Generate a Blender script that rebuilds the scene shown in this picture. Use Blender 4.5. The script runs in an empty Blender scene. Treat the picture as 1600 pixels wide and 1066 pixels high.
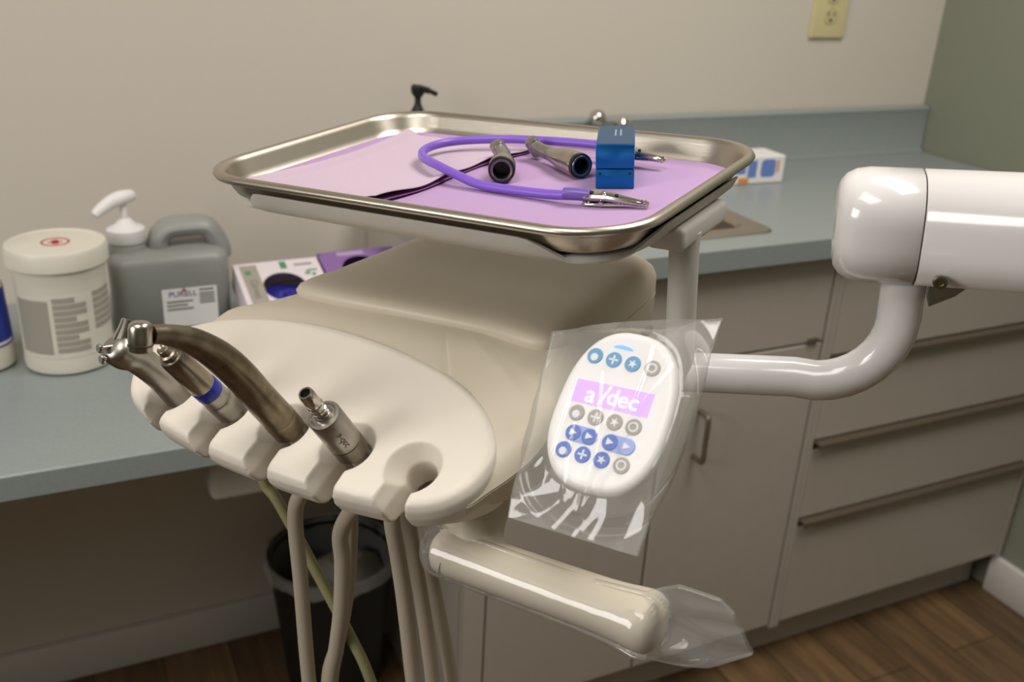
import bpy, bmesh, math, random
from mathutils import Vector, Matrix
PI = math.pi
C = bpy.context.scene.collection
random.seed(7)

# ------------------------------------------------------------------ materials
def lin(c):
    return tuple(((v / 255) / 12.92 if v / 255 <= .04045 else ((v / 255 + .055) / 1.055) ** 2.4) for v in c) + (1,)

def mat(name, rgb, rough=.5, metal=0, bump=0, bscale=300, var=0, vscale=8, coat=0, spec=.5, emit=None, estr=0, stretch=None):
    m = bpy.data.materials.new(name); m.use_nodes = True
    nt = m.node_tree; b = nt.nodes['Principled BSDF']
    b.inputs['Base Color'].default_value = lin(rgb)
    b.inputs['Roughness'].default_value = rough
    b.inputs['Metallic'].default_value = metal
    b.inputs['Specular IOR Level'].default_value = spec
    b.inputs['Coat Weight'].default_value = coat
    if emit:
        b.inputs['Emission Color'].default_value = lin(emit); b.inputs['Emission Strength'].default_value = estr
    tc = nt.nodes.new('ShaderNodeTexCoord')
    src = tc.outputs['Object']
    if stretch:
        mp = nt.nodes.new('ShaderNodeMapping'); mp.inputs['Scale'].default_value = stretch
        nt.links.new(src, mp.inputs[0]); src = mp.outputs[0]
    if var:
        n = nt.nodes.new('ShaderNodeTexNoise'); n.inputs['Scale'].default_value = vscale; n.inputs['Detail'].default_value = 4
        nt.links.new(src, n.inputs['Vector'])
        r = nt.nodes.new('ShaderNodeValToRGB')
        c = lin(rgb)
        r.color_ramp.elements[0].color = tuple(v * (1 - var) for v in c[:3]) + (1,)
        r.color_ramp.elements[1].color = tuple(min(1, v * (1 + var)) for v in c[:3]) + (1,)
        r.color_ramp.elements[0].position = .3; r.color_ramp.elements[1].position = .7
        nt.links.new(n.outputs['Fac'], r.inputs[0]); nt.links.new(r.outputs[0], b.inputs['Base Color'])
    if bump:
        n = nt.nodes.new('ShaderNodeTexNoise'); n.inputs['Scale'].default_value = bscale; n.inputs['Detail'].default_value = 3
        nt.links.new(src, n.inputs['Vector'])
        bp = nt.nodes.new('ShaderNodeBump'); bp.inputs['Strength'].default_value = bump; bp.inputs['Distance'].default_value = .001
        nt.links.new(n.outputs['Fac'], bp.inputs['Height']); nt.links.new(bp.outputs[0], b.inputs['Normal'])
    return m

def film(name, milk=.05, base=.05, rough=.07):
    m = bpy.data.materials.new(name); m.use_nodes = True
    nt = m.node_tree; nt.nodes.clear()
    out = nt.nodes.new('ShaderNodeOutputMaterial')
    tr = nt.nodes.new('ShaderNodeBsdfTransparent'); tr.inputs[0].default_value = (1, 1, 1, 1)
    df = nt.nodes.new('ShaderNodeBsdfDiffuse'); df.inputs[0].default_value = (.95, .94, .92, 1)
    gl = nt.nodes.new('ShaderNodeBsdfGlossy'); gl.inputs['Roughness'].default_value = rough
    m1 = nt.nodes.new('ShaderNodeMixShader'); m1.inputs[0].default_value = milk
    m2 = nt.nodes.new('ShaderNodeMixShader')
    fr = nt.nodes.new('ShaderNodeFresnel'); fr.inputs[0].default_value = 1.42
    ad = nt.nodes.new('ShaderNodeMath'); ad.operation = 'MULTIPLY_ADD'; ad.inputs[1].default_value = .4; ad.inputs[2].default_value = base; ad.use_clamp = True
    tc = nt.nodes.new('ShaderNodeTexCoord'); n = nt.nodes.new('ShaderNodeTexNoise'); n.inputs['Scale'].default_value = 45; n.inputs['Detail'].default_value = 3
    bp = nt.nodes.new('ShaderNodeBump'); bp.inputs['Strength'].default_value = .08; bp.inputs['Distance'].default_value = .003
    L = nt.links.new
    L(tc.outputs['Object'], n.inputs['Vector']); L(n.outputs['Fac'], bp.inputs['Height']); L(bp.outputs[0], gl.inputs['Normal'])
    L(tr.outputs[0], m1.inputs[1]); L(df.outputs[0], m1.inputs[2])
    L(fr.outputs[0], ad.inputs[0]); L(ad.outputs[0], m2.inputs[0])
    L(m1.outputs[0], m2.inputs[1]); L(gl.outputs[0], m2.inputs[2]); L(m2.outputs[0], out.inputs[0])
    return m

def floor_mat():
    m = bpy.data.materials.new('wood_plank'); m.use_nodes = True
    nt = m.node_tree; b = nt.nodes['Principled BSDF']; L = nt.links.new
    tc = nt.nodes.new('ShaderNodeTexCoord')
    mp = nt.nodes.new('ShaderNodeMapping'); mp.inputs['Rotation'].default_value = (0, 0, PI / 2)
    L(tc.outputs['Object'], mp.inputs[0])
    br = nt.nodes.new('ShaderNodeTexBrick')
    br.inputs['Scale'].default_value = 1; br.inputs['Brick Width'].default_value = 1.2; br.inputs['Row Height'].default_value = .125
    br.inputs['Mortar Size'].default_value = .0012; br.inputs['Bias'].default_value = 0
    br.inputs['Color1'].default_value = lin((100, 78, 54)); br.inputs['Color2'].default_value = lin((132, 104, 72)); br.inputs['Mortar'].default_value = lin((40, 28, 18))
    L(mp.outputs[0], br.inputs['Vector'])
    mp2 = nt.nodes.new('ShaderNodeMapping'); mp2.inputs['Scale'].default_value = (14, 1.3, 1)
    L(tc.outputs['Object'], mp2.inputs[0])
    n = nt.nodes.new('ShaderNodeTexNoise'); n.inputs['Scale'].default_value = 2.2; n.inputs['Detail'].default_value = 7; n.inputs['Roughness'].default_value = .62
    L(mp2.outputs[0], n.inputs['Vector'])
    rp = nt.nodes.new('ShaderNodeValToRGB'); rp.color_ramp.elements[0].position = .3; rp.color_ramp.elements[1].position = .72
    rp.color_ramp.elements[0].color = (.22, .2, .18, 1); rp.color_ramp.elements[1].color = (1.15, 1.1, 1.05, 1)
    L(n.outputs['Fac'], rp.inputs[0])
    mx = nt.nodes.new('ShaderNodeMix'); mx.data_type = 'RGBA'; mx.blend_type = 'MULTIPLY'; mx.inputs[0].default_value = .8
    L(br.outputs['Color'], mx.inputs[6]); L(rp.outputs[0], mx.inputs[7]); L(mx.outputs[2], b.inputs['Base Color'])
    b.inputs['Roughness'].default_value = .5
    return m

M = dict(
    wall=mat('wall_paint', (207, 197, 184), .75, bump=.15, bscale=220),
    sage=mat('sage_paint', (128, 130, 113), .75, bump=.15, bscale=220),
    ceil=mat('ceiling_white', (196, 193, 186), .9),
    floor=floor_mat(),
    base=mat('baseboard_white', (214, 208, 200), .45),
    lam=mat('blue_grey_laminate', (140, 147, 145), .34, var=.05, vscale=260),
    cab=mat('greige_laminate', (175, 166, 155), .48, var=.015, vscale=40),
    cabdark=mat('cabinet_gap', (52, 46, 40), .7),
    pull=mat('pull_metal', (122, 110, 94), .42, .6),
    cream=mat('ivory_plastic', (220, 211, 198), .42, spec=.4),
    cream2=mat('ivory_plastic_body', (200, 189, 170), .42, spec=.4),
    white=mat('white_enamel', (219, 214, 212), .2, coat=.5),
    whitem=mat('white_matte_plastic', (200, 195, 188), .45),
    padwhite=mat('pad_white_plastic', (244, 241, 238), .35),
    padface=mat('pad_face_membrane', (236, 233, 229), .4),
    seam=mat('seam_dark', (70, 62, 52), .8),
    steel=mat('brushed_stainless', (188, 179, 166), .33, 1, bump=.06, bscale=90, stretch=(1, 14, 14)),
    chrome=mat('polished_chrome', (205, 200, 194), .14, 1),
    dsteel=mat('worn_steel', (150, 142, 128), .30, 1, var=.25, vscale=60),
    hsteel=mat('warm_worn_steel', (130, 119, 100), .33, 1, var=.35, vscale=90),
    lsteel=mat('bright_steel', (188, 180, 168), .24, 1, var=.1, vscale=60),
    grey_al=mat('satin_aluminium', (168, 164, 156), .36, 1),
    black=mat('black_plastic', (20, 19, 18), .5),
    blackbag=mat('black_can_plastic', (16, 15, 14), .55),
    dark=mat('dark_hole', (10, 9, 8), .7),
    liner=mat('lilac_paper', (173, 141, 180), .85, bump=.15, bscale=900),
    bib=mat('pale_pink_paper', (189, 168, 183), .9, bump=.3, bscale=700),
    bibfold=mat('purple_paper_edge', (150, 92, 150), .9),
    cord=mat('purple_rubber', (122, 84, 190), .38),
    cordcap=mat('purple_sleeve', (104, 78, 160), .34),
    blue=mat('blue_anodised', (12, 98, 168), .3, .65),
    greytop=mat('blue_anodised_top', (28, 84, 130), .33, .7),
    print=mat('pale_print', (130, 150, 165), .6),
    band=mat('blue_band', (26, 44, 150), .35),
    hose=mat('grey_hose', (172, 160, 143), .5),
    hoseg=mat('olive_hose', (150, 145, 105), .5),
    jug=mat('grey_hdpe', (146, 146, 142), .4, bump=.1, bscale=160),
    hdpe=mat('white_hdpe', (216, 210, 196), .42),
    label=mat('label_white', (232, 228, 226), .5),
    navy=mat('navy_ink', (46, 40, 120), .5),
    red=mat('red_ink', (190, 50, 60), .5),
    greyink=mat('grey_ink', (158, 152, 140), .6),
    dgreyink=mat('dark_grey_ink', (120, 118, 112), .6),
    green=mat('green_ink', (70, 140, 92), .6),
    bluelabel=mat('royal_blue_label', (24, 52, 160), .4),
    glovebox=mat('white_carton', (222, 210, 214), .6),
    purplebox=mat('purple_carton', (134, 98, 156), .6),
    palepurple=mat('pale_purple_ink', (176, 150, 186), .6),
    gloveblue=mat('blue_nitrile', (38, 38, 140), .5),
    gloveblack=mat('black_nitrile', (24, 18, 24), .5),
    ivoryplate=mat('outlet_ivory', (198, 186, 140), .4),
    tissblue=mat('tissue_blue', (104, 132, 196), .6), tissorange=mat('tissue_orange', (224, 140, 50), .6),
    btnblue=mat('button_sky', (70, 148, 196), .45), btnroyal=mat('button_royal', (58, 102, 196), .45),
    btnpale=mat('button_pale_blue', (150, 170, 226), .45), btngrey=mat('button_grey', (164, 156, 148), .5),
    icon=mat('icon_white', (228, 230, 232), .5),
    lcd=mat('lcd_purple', (196, 160, 232), .3, emit=(196, 150, 240), estr=.55),
    lcdtext=mat('lcd_text', (255, 250, 255), .3, emit=(255, 245, 255), estr=1.1),
    led=mat('blue_led', (90, 150, 250), .3, emit=(70, 140, 255), estr=1.2),
    bag=film('clear_sleeve', .09, .035, .06), binbag=film('bin_liner', .2, .04, .2),
)

# ------------------------------------------------------------------ mesh helpers
def smooth_path(pts, k=8):
    P = [Vector(p) for p in pts]; P = [2 * P[0] - P[1]] + P + [2 * P[-1] - P[-2]]
    out = []
    for i in range(1, len(P) - 2):
        a, b, c, d = P[i - 1:i + 3]
        for j in range(k):
            t = j / k
            out.append(.5 * ((2 * b) + (c - a) * t + (2 * a - 5 * b + 4 * c - d) * t * t + (3 * b - a - 3 * c + d) * t ** 3))
    out.append(P[-2]); return out

def smooth_loop(pts, k=6):
    P = [Vector(p) for p in pts]; n = len(P); out = []
    for i in range(n):
        a, b, c, d = P[i - 1], P[i], P[(i + 1) % n], P[(i + 2) % n]
        for j in range(k):
            t = j / k
            out.append(.5 * ((2 * b) + (c - a) * t + (2 * a - 5 * b + 4 * c - d) * t * t + (3 * b - a - 3 * c + d) * t ** 3))
    return out

def loft(bm, rings, cap0=True, cap1=True, mi=0, closed=True):
    R = [[bm.verts.new(p) for p in r] for r in rings]; n = len(R[0])
    for a, b in zip(R, R[1:]):
        for i in range(n if closed else n - 1):
            j = (i + 1) % n
            try: bm.faces.new((a[i], a[j], b[j], b[i])).material_index = mi
            except ValueError: pass
    if cap0: bm.faces.new(R[0][::-1]).material_index = mi
    if cap1: bm.faces.new(R[-1]).material_index = mi
    return R

def frame(ax):
    ax = Vector(ax).normalized(); t = Vector((0, 0, 1)) if abs(ax.z) < .9 else Vector((1, 0, 0))
    u = ax.cross(t).normalized(); return u, ax.cross(u).normalized(), ax

def lathe(bm, prof, o=(0, 0, 0), ax=(0, 0, 1), n=28, caps=(True, True), mi=0):
    u, v, w = frame(ax); o = Vector(o)
    loft(bm, [[o + w * z + (u * math.cos(2 * PI * i / n) + v * math.sin(2 * PI * i / n)) * max(r, 1e-5) for i in range(n)] for r, z in prof], caps[0], caps[1], mi)

def tube(bm, pts, rad, n=16, caps=True, mi=0):
    P = [Vector(p) for p in pts]
    if not hasattr(rad, '__len__'): rad = [rad] * len(P)
    T = [(P[min(i + 1, len(P) - 1)] - P[max(i - 1, 0)]).normalized() for i in range(len(P))]
    u, v, _ = frame(T[0]); rings = []
    for i, p in enumerate(P):
        if i:
            u = (u - T[i] * u.dot(T[i])).normalized(); v = T[i].cross(u)
        rings.append([p + (u * math.cos(2 * PI * k / n) + v * math.sin(2 * PI * k / n)) * rad[i] for k in range(n)])
    loft(bm, rings, caps, caps, mi)

def box(bm, lo, hi, bev=0, seg=2, mi=0):
    b = bmesh.new()
    vs = [b.verts.new((x, y, z)) for z in (lo[2], hi[2]) for y in (lo[1], hi[1]) for x in (lo[0], hi[0])]
    for f in ((0, 2, 3, 1), (4, 5, 7, 6), (0, 1, 5, 4), (2, 6, 7, 3), (0, 4, 6, 2), (1, 3, 7, 5)):
        b.faces.new([vs[i] for i in f])
    if bev: bmesh.ops.bevel(b, geom=b.edges[:], offset=bev, segments=seg, profile=.5, affect='EDGES')
    for f in b.faces: f.material_index = mi
    me = bpy.data.meshes.new('t'); b.to_mesh(me); b.free(); bm.from_mesh(me); bpy.data.meshes.remove(me)

def rrect(w, h, r, n=8, cx=0, cy=0):
    out = []
    for sx, sy, a0 in ((1, 1, 0), (-1, 1, PI / 2), (-1, -1, PI), (1, -1, 1.5 * PI)):
        for i in range(n + 1):
            a = a0 + PI / 2 * i / n
            out.append((cx + sx * (w / 2 - r) + r * math.cos(a), cy + sy * (h / 2 - r) + r * math.sin(a)))
    return out

def prism(bm, poly, z0, z1, fn=None, mi=0):
    fn = fn or (lambda x, y, z: (x, y, z))
    loft(bm, [[fn(x, y, z0) for x, y in poly], [fn(x, y, z1) for x, y in poly]], mi=mi)

def new(bm=None):
    return bmesh.new()

def obj(name, bm, m, parent=None, smooth=True, mw=None, ang=35):
    me = bpy.data.meshes.new(name)
    bmesh.ops.recalc_face_normals(bm, faces=bm.faces[:])
    bm.to_mesh(me); bm.free()
    for k in (m if isinstance(m, (list, tuple)) else [m]): me.materials.append(M[k])
    if smooth:
        for p in me.polygons: p.use_smooth = True
        me.set_sharp_from_angle(angle=math.radians(ang))
    o = bpy.data.objects.new(name, me); C.objects.link(o)
    if parent: o.parent = parent
    if mw is not None: o.matrix_world = mw
    return o

def tag(o, label, cat, group=None):
    o['label'] = label; o['category'] = cat
    if group: o['group'] = group
    return o

def thing(name, label, cat, mw=None, group=None):
    o = bpy.data.objects.new(name, None); C.objects.link(o); o.empty_display_size = .05
    if mw is not None: o.matrix_world = mw
    return tag(o, label, cat, group)

def struct(name, bm, m, **k):
    o = obj(name, bm, m, **k); o['kind'] = 'structure'; return o

def text(name, s, size, m, parent, mw, thick=.0002, align='CENTER'):
    cu = bpy.data.curves.new('t', 'FONT'); cu.body = s; cu.size = size; cu.extrude = thick; cu.align_x = align; cu.align_y = 'CENTER'
    t = bpy.data.objects.new('t', cu); C.objects.link(t)
    dg = bpy.context.evaluated_depsgraph_get(); me = bpy.data.meshes.new_from_object(t.evaluated_get(dg))
    bpy.data.objects.remove(t); bpy.data.curves.remove(cu)
    me.materials.clear(); me.materials.append(M[m])
    o = bpy.data.objects.new(name, me); C.objects.link(o)
    if parent: o.parent = parent
    o.matrix_local = mw
    return o

def basis(ex, ey, ez, o):
    m = Matrix.Identity(4)
    for i, v in enumerate((ex, ey, ez, o)):
        for j in range(3): m[j][i] = v[j]
    return m

TR = Matrix.Translation
# ------------------------------------------------------------------ the room
H = 2.5
def quadbox(lo, hi): b = new(); box(b, lo, hi); return b
struct('floor', quadbox((-3.6, -3.6, -.1), (.1, .1, 0)), 'floor')
struct('ceiling', quadbox((-3.6, -3.6, H), (.1, .1, H + .1)), 'ceil')
struct('wall_back', quadbox((-3.6, 0, 0), (0, .1, H)), 'wall')
struct('wall_right', quadbox((0, -3.6, 0), (.1, .1, H)), 'sage')
struct('wall_left', quadbox((-3.7, -3.6, 0), (-3.6, .1, H)), 'sage')
struct('wall_front', quadbox((-3.6, -3.7, 0), (.1, -3.6, H)), 'sage')
def baseboard(lo, hi): b = new(); box(b, lo, hi, .004, 2); return b
struct('baseboard_back', baseboard((-3.59, -.017, 0), (-1.345, -.0005, .085)), 'base')
struct('baseboard_right', baseboard((-.0175, -3.59, 0), (-.0005, -.47, .093)), 'base')

# ------------------------------------------------------------------ counters and cabinets
ZC, DC, XL = .911, .5175, -1.335
b = new()
SX0, SX1, SY0, SY1 = -1.16, -.785, -.462, -.11        # sink cut-out
for lo, hi in (((XL, -DC, ZC - .033), (SX0 + .012, -.004, ZC)), ((SX1 - .012, -DC, ZC - .033), (-.004, -.004, ZC)),
               ((SX0 + .012, -DC, ZC - .033), (SX1 - .012, SY0 + .012, ZC)), ((SX0 + .012, SY1 - .012, ZC - .033), (SX1 - .012, -.004, ZC))):
    box(b, lo, hi)
bmesh.ops.remove_doubles(b, verts=b.verts[:], dist=1e-5)
ct = thing('countertop', 'blue-grey laminate countertop around the sink with raised backsplash', 'countertop', TR((XL, -DC, ZC)))
iv = TR((-XL, DC, -ZC))
o = obj('worktop', b, 'lam', ct, False); o.matrix_local = iv
b = new()
loft(b, [[(x, y, z) for y, z in ((-.0045, ZC + .0005), (-.03, ZC + .0005), (-.022, ZC + .01), (-.021, ZC + .085), (-.024, ZC + .098), (-.018, ZC + .103), (-.0045, ZC + .103))] for x in (XL, -.004)])
o = obj('backsplash', b, 'lam', ct, ang=60); o.matrix_local = iv

# sink
sk = thing('sink', 'stainless steel drop-in sink set into the blue-grey countertop', 'sink', TR(((SX0 + SX1) / 2, (SY0 + SY1) / 2, ZC)))
b = new(); w, h = SX1 - SX0, SY1 - SY0
prof = [(.0, .0008), (.003, .004), (.02, .0045), (.03, .0035), (.036, -.004), (.042, -.11), (.06, -.14), (.1, -.145)]
loft(b, [[(x, y, z) for x, y in rrect(w - 2 * d, h - 2 * d, max(.035 if d > .025 else .02, .01))] for d, z in prof], False, True)
obj('basin', b, 'steel', sk)
b = new(); lathe(b, [(.03, -.144), (.03, -.141), (.022, -.14), (.02, -.143)], n=24); obj('drain', b, 'chrome', sk)

# faucet with a ball-topped lever
fc = thing('faucet', 'chrome faucet with a ball-tipped lever behind the tray', 'faucet', TR((-.9, -.09, ZC)))
b = new(); lathe(b, [(.026, .001), (.026, .012), (.02, .02), (.018, .06), (.016, .064)], n=24); obj('base', b, 'chrome', fc)
b = new(); tube(b, smooth_path([(.0, 0, .05), (.004, -.02, .066), (.006, -.08, .074), (.006, -.13, .06), (.006, -.135, .045)]), .0105, 14); obj('spout', b, 'chrome', fc)
b = new(); tube(b, [(0, 0, .06), (.008, .02, .082), (.010, .042, .096)], .005, 10); b2 = obj('lever', b, 'chrome', fc)
b = new(); bmesh.ops.create_uvsphere(b, u_segments=24, v_segments=14, radius=.0165, matrix=TR((.012, .046, .108)))
o = obj('ball_knob', b, 'chrome', b2)
b = new(); lathe(b, [(.018, .001), (.018, .05), (.012, .058), (.012, .092), (.016, .096), (.016, .107), (.011, .113)], (.046, .012, 0), n=20); obj('valve_cap', b, 'chrome', fc)

# base cabinets
YF = -.4875
def front(name, x0, x1, z0, z1, parent, t=.018, m='cab'):
    b = new(); box(b, (x0, YF, z0), (x1, YF + t, z1), .0015, 1); return obj(name, b, m, parent)
XD, XE = -.668, -.643
sc = thing('sink_cabinet', 'greige laminate sink base cabinet with two doors and tilt-out front', 'cabinet')
b = new(); box(b, (XL + .012, YF + .019, .1), (XE - .013, -.005, ZC - .16)); box(b, (XL + .012, YF + .055, .001), (XE - .013, -.05, .1))
box(b, (XL + .012, YF + .019, ZC - .16), (XL + .03, -.005, ZC - .0345)); box(b, (XE - .03, YF + .019, ZC - .16), (XE - .013, -.005, ZC - .0345)); box(b, (XL + .03, YF + .019, ZC - .16), (XE - .03, YF + .023, ZC - .0345))
obj('carcass', b, 'cabdark', sc, False)
b = new()
box(b, (XL + .011, YF - .001, .1), (-1.287, YF + .018, ZC - .0345)); obj('stile', b, 'cab', sc, False)
b = new(); box(b, (-.6655, YF - .001, .1), (-.6555, YF + .018, ZC - .0345)); obj('stile', b, 'cab', sc, False)
b = new(); box(b, (XL + .008, YF + .012, .001), (XL + .0118, -.005, ZC - .0345)); obj('end_panel', b, 'cab', sc, False)
b = new(); box(b, (XL + .012, YF + .053, .0015), (XE - .013, YF + .0549, .1)); obj('toe_kick', b, 'cab', sc, False)
front('door', -1.283, -.985, .108, .712, sc)
d2 = front('door', -.9805, -.669, .108, .712, sc)
front('tilt_panel', -1.283, -.669, .716, ZC - .036, sc)
b = new(); box(b, (-.704, YF - .006, .716), (-.682, YF - .0003, .725), .001, 1); obj('latch_tab', b, 'pull', sc)
b = new(); tube(b, smooth_path([(-.912, YF, .538), (-.912, YF - .022, .538), (-.912, YF - .028, .545), (-.912, YF - .028, .58), (-.912, YF - .028, .616), (-.912, YF - .022, .623), (-.912, YF, .623)], 5), .0045, 12)
obj('handle', b, 'pull', d2)

dc = thing('drawer_cabinet', 'greige laminate cabinet of four drawers against the sage wall', 'cabinet')
b = new(); box(b, (XE - .011, YF + .019, .1), (-.0145, -.005, ZC - .0345)); box(b, (XE - .011, YF + .055, .001), (-.0145, -.05, .1)); obj('carcass', b, 'cabdark', dc, False)
b = new(); box(b, (XE - .0115, YF - .001, .1), (XE - .0015, YF + .018, ZC - .0345)); obj('stile', b, 'cab', dc, False)
b = new(); box(b, (-.026, YF - .001, .1), (-.0135, YF + .018, ZC - .0345)); obj('stile', b, 'cab', dc, False)
b = new(); box(b, (XE - .012, YF + .053, .0015), (-.0185, YF + .0549, .1)); obj('toe_kick', b, 'cab', dc, False)
zs = [.108, .348, .515, .683, ZC - .036]
for i in range(4):
    top = zs[i + 1] - (.0 if i == 3 else .021)
    f = front('drawer', XE + .001, -.0285, zs[i] + .001, top, dc)
    if i < 3:
        b = new(); zt = zs[i + 1]
        loft(b, [[(x, YF + y, zt + z) for y, z in ((.016, -.001), (-.014, -.001), (-.016, -.003), (-.016, -.0125), (-.0135, -.0125), (-.0135, -.0045), (.016, -.0045))] for x in (XE + .001, -.0285)])
        obj('finger_pull', b, 'pull', f, False)

# desk worktop, lower
ZD, DD = .7526, .5586
b = new(); box(b, (-3.59, -DD, ZD - .034), (XL - .003, -.004, ZD), .002, 1)
dk = obj('desk_worktop', b, 'lam'); tag(dk, 'lower blue-grey laminate desk worktop along the wall', 'worktop')
b = new(); box(b, (-3.59, -.02, .6), (-3.56, -DD + .02, ZD - .0345)); box(b, (-3.4, -DD + .04, 0), (-3.38, -.03, ZD - .0345))
o = obj('desk_support', b, 'cab', dk, False)
b = new(); box(b, (-1.695, -.5, .628), (-1.36, -.12, ZD - .0345), .012, 4)  # pencil drawer below the desk, modelled as one closed box
ud = obj('under_desk_drawer', b, 'whitem'); tag(ud, 'off-white shallow drawer hung under the desk worktop', 'cabinet')

# ------------------------------------------------------------------ things on the desk and counter
# wipes canister
cn = thing('wipes_canister', 'white plastic wipes canister with red symbol on its lid', 'canister', TR((-1.836, -.255, ZD + .0008)))
b = new(); lathe(b, [(.052, 0), (.0575, .003), (.0585, .01), (.0575, .022), (.0575, .12), (.059, .135), (.0605, .142), (.0605, .146)], n=48); obj('tub', b, 'hdpe', cn)
b = new(); lathe(b, [(.0625, .1462), (.0645, .148), (.0645, .168), (.062, .1725), (.058, .173), (.057, .1715), (.02, .1715)], n=48); ld = obj('lid', b, 'hdpe', cn)
b = new(); lathe(b, [(.018, .1718), (.018, .1721), (.0155, .1721), (.0155, .1718)], n=32, caps=(False, False))
box(b, (-.004, -.01, .1717), (.004, .008, .1721)); box(b, (-.009, -.003, .1717), (.009, .001, .1721)); obj('symbol', b, 'red', ld, False)
def curved(bm, r, a0, a1, z0, z1, n=10, t=.0004):
    lo = [[(r * math.sin(a0 + (a1 - a0) * i / n), -r * math.cos(a0 + (a1 - a0) * i / n), z) for i in range(n + 1)] for z in (z0, z1)]
    loft(bm, lo, False, False, closed=False)
b = new(); curved(b, .0579, -1.35, 1.5, .026, .117, 40); lb = obj('label', b, 'hdpe', cn)
b = new()
curved(b, .0582, -1.2, -.35, .032, .108)
for k in range(9): curved(b, .0582, -.25, .48 - (.25 if k % 3 == 2 else 0), .034 + k * .0088, .0412 + k * .0088)
for k in range(6): curved(b, .0582, .66, 1.35, .06 + k * .0092, .0675 + k * .0092)
obj('print', b, 'greyink', lb)

# blue and white bottle at frame edge
bt = thing('spray_bottle', 'white spray bottle with royal blue label beside the wipes canister', 'bottle', TR((-1.945, -.235, ZD + .0008)))
b = new(); lathe(b, [(.036, 0), (.041, .004), (.041, .028), (.0405, .03), (.038, .115), (.03, .13), (.016, .142), (.013, .15), (.013, .16)], n=36); obj('body', b, 'hdpe', bt)
b = new(); lathe(b, [(.0409, .034), (.0403, .06), (.039, .09), (.0383, .113)], n=36, caps=(False, False)); lb = obj('label', b, 'bluelabel', bt)
b = new(); curved(b, .0412, .1, 1.3, .037, .041); obj('print', b, 'icon', lb)
b = new(); lathe(b, [(.016, .15), (.017, .152), (.017, .172), (.012, .178), (.012, .2)], n=24); tube(b, smooth_path([(0, 0, .195), (0, -.01, .21), (.0, -.05, .205)]), .009, 12); obj('trigger', b, 'hdpe', bt)

# sanitizer jug with pump
jg = thing('sanitizer_jug', 'grey square jug of hand sanitizer with white pump and side handle', 'jug', TR((-1.684, -.135, ZD + .0008)))
b = new()
def ring(w, h, r, z, cx=0): return [(x, y, z) for x, y in rrect(w, h, r, 6, cx)]
loft(b, [ring(.16, .095, .018, 0), ring(.168, .103, .02, .004), ring(.17, .105, .022, .085), ring(.17, .105, .022, .101), ring(.166, .101, .022, .110), ring(.15, .088, .03, .116), ring(.12, .06, .025, .118)])
tube(b, [(-.055, 0, .110), (-.055, 0, .122), (-.055, 0, .128)], [.029, .027, .025], 24)
jb = obj('body', b, 'jug', jg, ang=50)
b = new(); tube(b, smooth_path([(-.012, 0, .112), (-.009, 0, .130), (.004, 0, .143), (.03, 0, .1455), (.055, 0, .144), (.067, 0, .135), (.078, 0, .112), (.08, 0, .095)], 6), [.016] * 43, 14)
for v in b.verts: v.co.y *= 1.5
obj('carry_handle', b, 'jug', jg)
b = new(); lathe(b, [(.0265, .1285), (.0275, .130), (.0275, .148), (.025, .150), (.016, .154), (.008, .163)], (-.055, 0, 0), n=28); cp = obj('collar', b, 'label', jg)
b = new(); lathe(b, [(.0055, .163), (.005, .186)], (-.055, 0, 0), n=14)
sp = smooth_path([(-.04, .006, .196), (-.052, 0, .195), (-.07, -.006, .191), (-.088, -.014, .181), (-.096, -.018, .175)], 5)
tube(b, sp, [.008 + .003 * math.sin(min(1, i / 8) * PI / 2) - .0045 * max(0, (i - 8) / 12) for i in range(len(sp))], 14); obj('pump_spout', b, 'label', cp)
b = new(); box(b, (-.018, -.0534, .024), (.062, -.0528, .086), .0002, 1); lb = obj('label', b, 'label', jg); lb.location = (0, 0, -.022)
ML = Matrix.Rotation(PI / 2, 4, 'X')
text('brand_print', 'PURELL', .0125, 'navy', lb, TR((.012, -.0536, .077)) @ ML @ Matrix.Scale(1.0, 4))
b = new(); lathe(b, [(.0025, 0), (.0025, .0004)], (.014, -.0536, .0835), (0, -1, 0), 16)
for i in range(3): box(b, (.036 + (i % 2) * .002, -.0538, .0805 - .0), (.057, -.0534, .0825))
obj('red_print', b, 'red', lb)
b = new()
for k in range(3): box(b, (-.012, -.0538, .064 - k * .006), (.026 - .008 * (k % 2), -.0534, .0668 - k * .006))
for k in range(4): box(b, (.036, -.0538, .074 - k * .0048), (.058, -.0534, .0768 - k * .0048))
obj('fine_print', b, 'dgreyink', lb)

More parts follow.
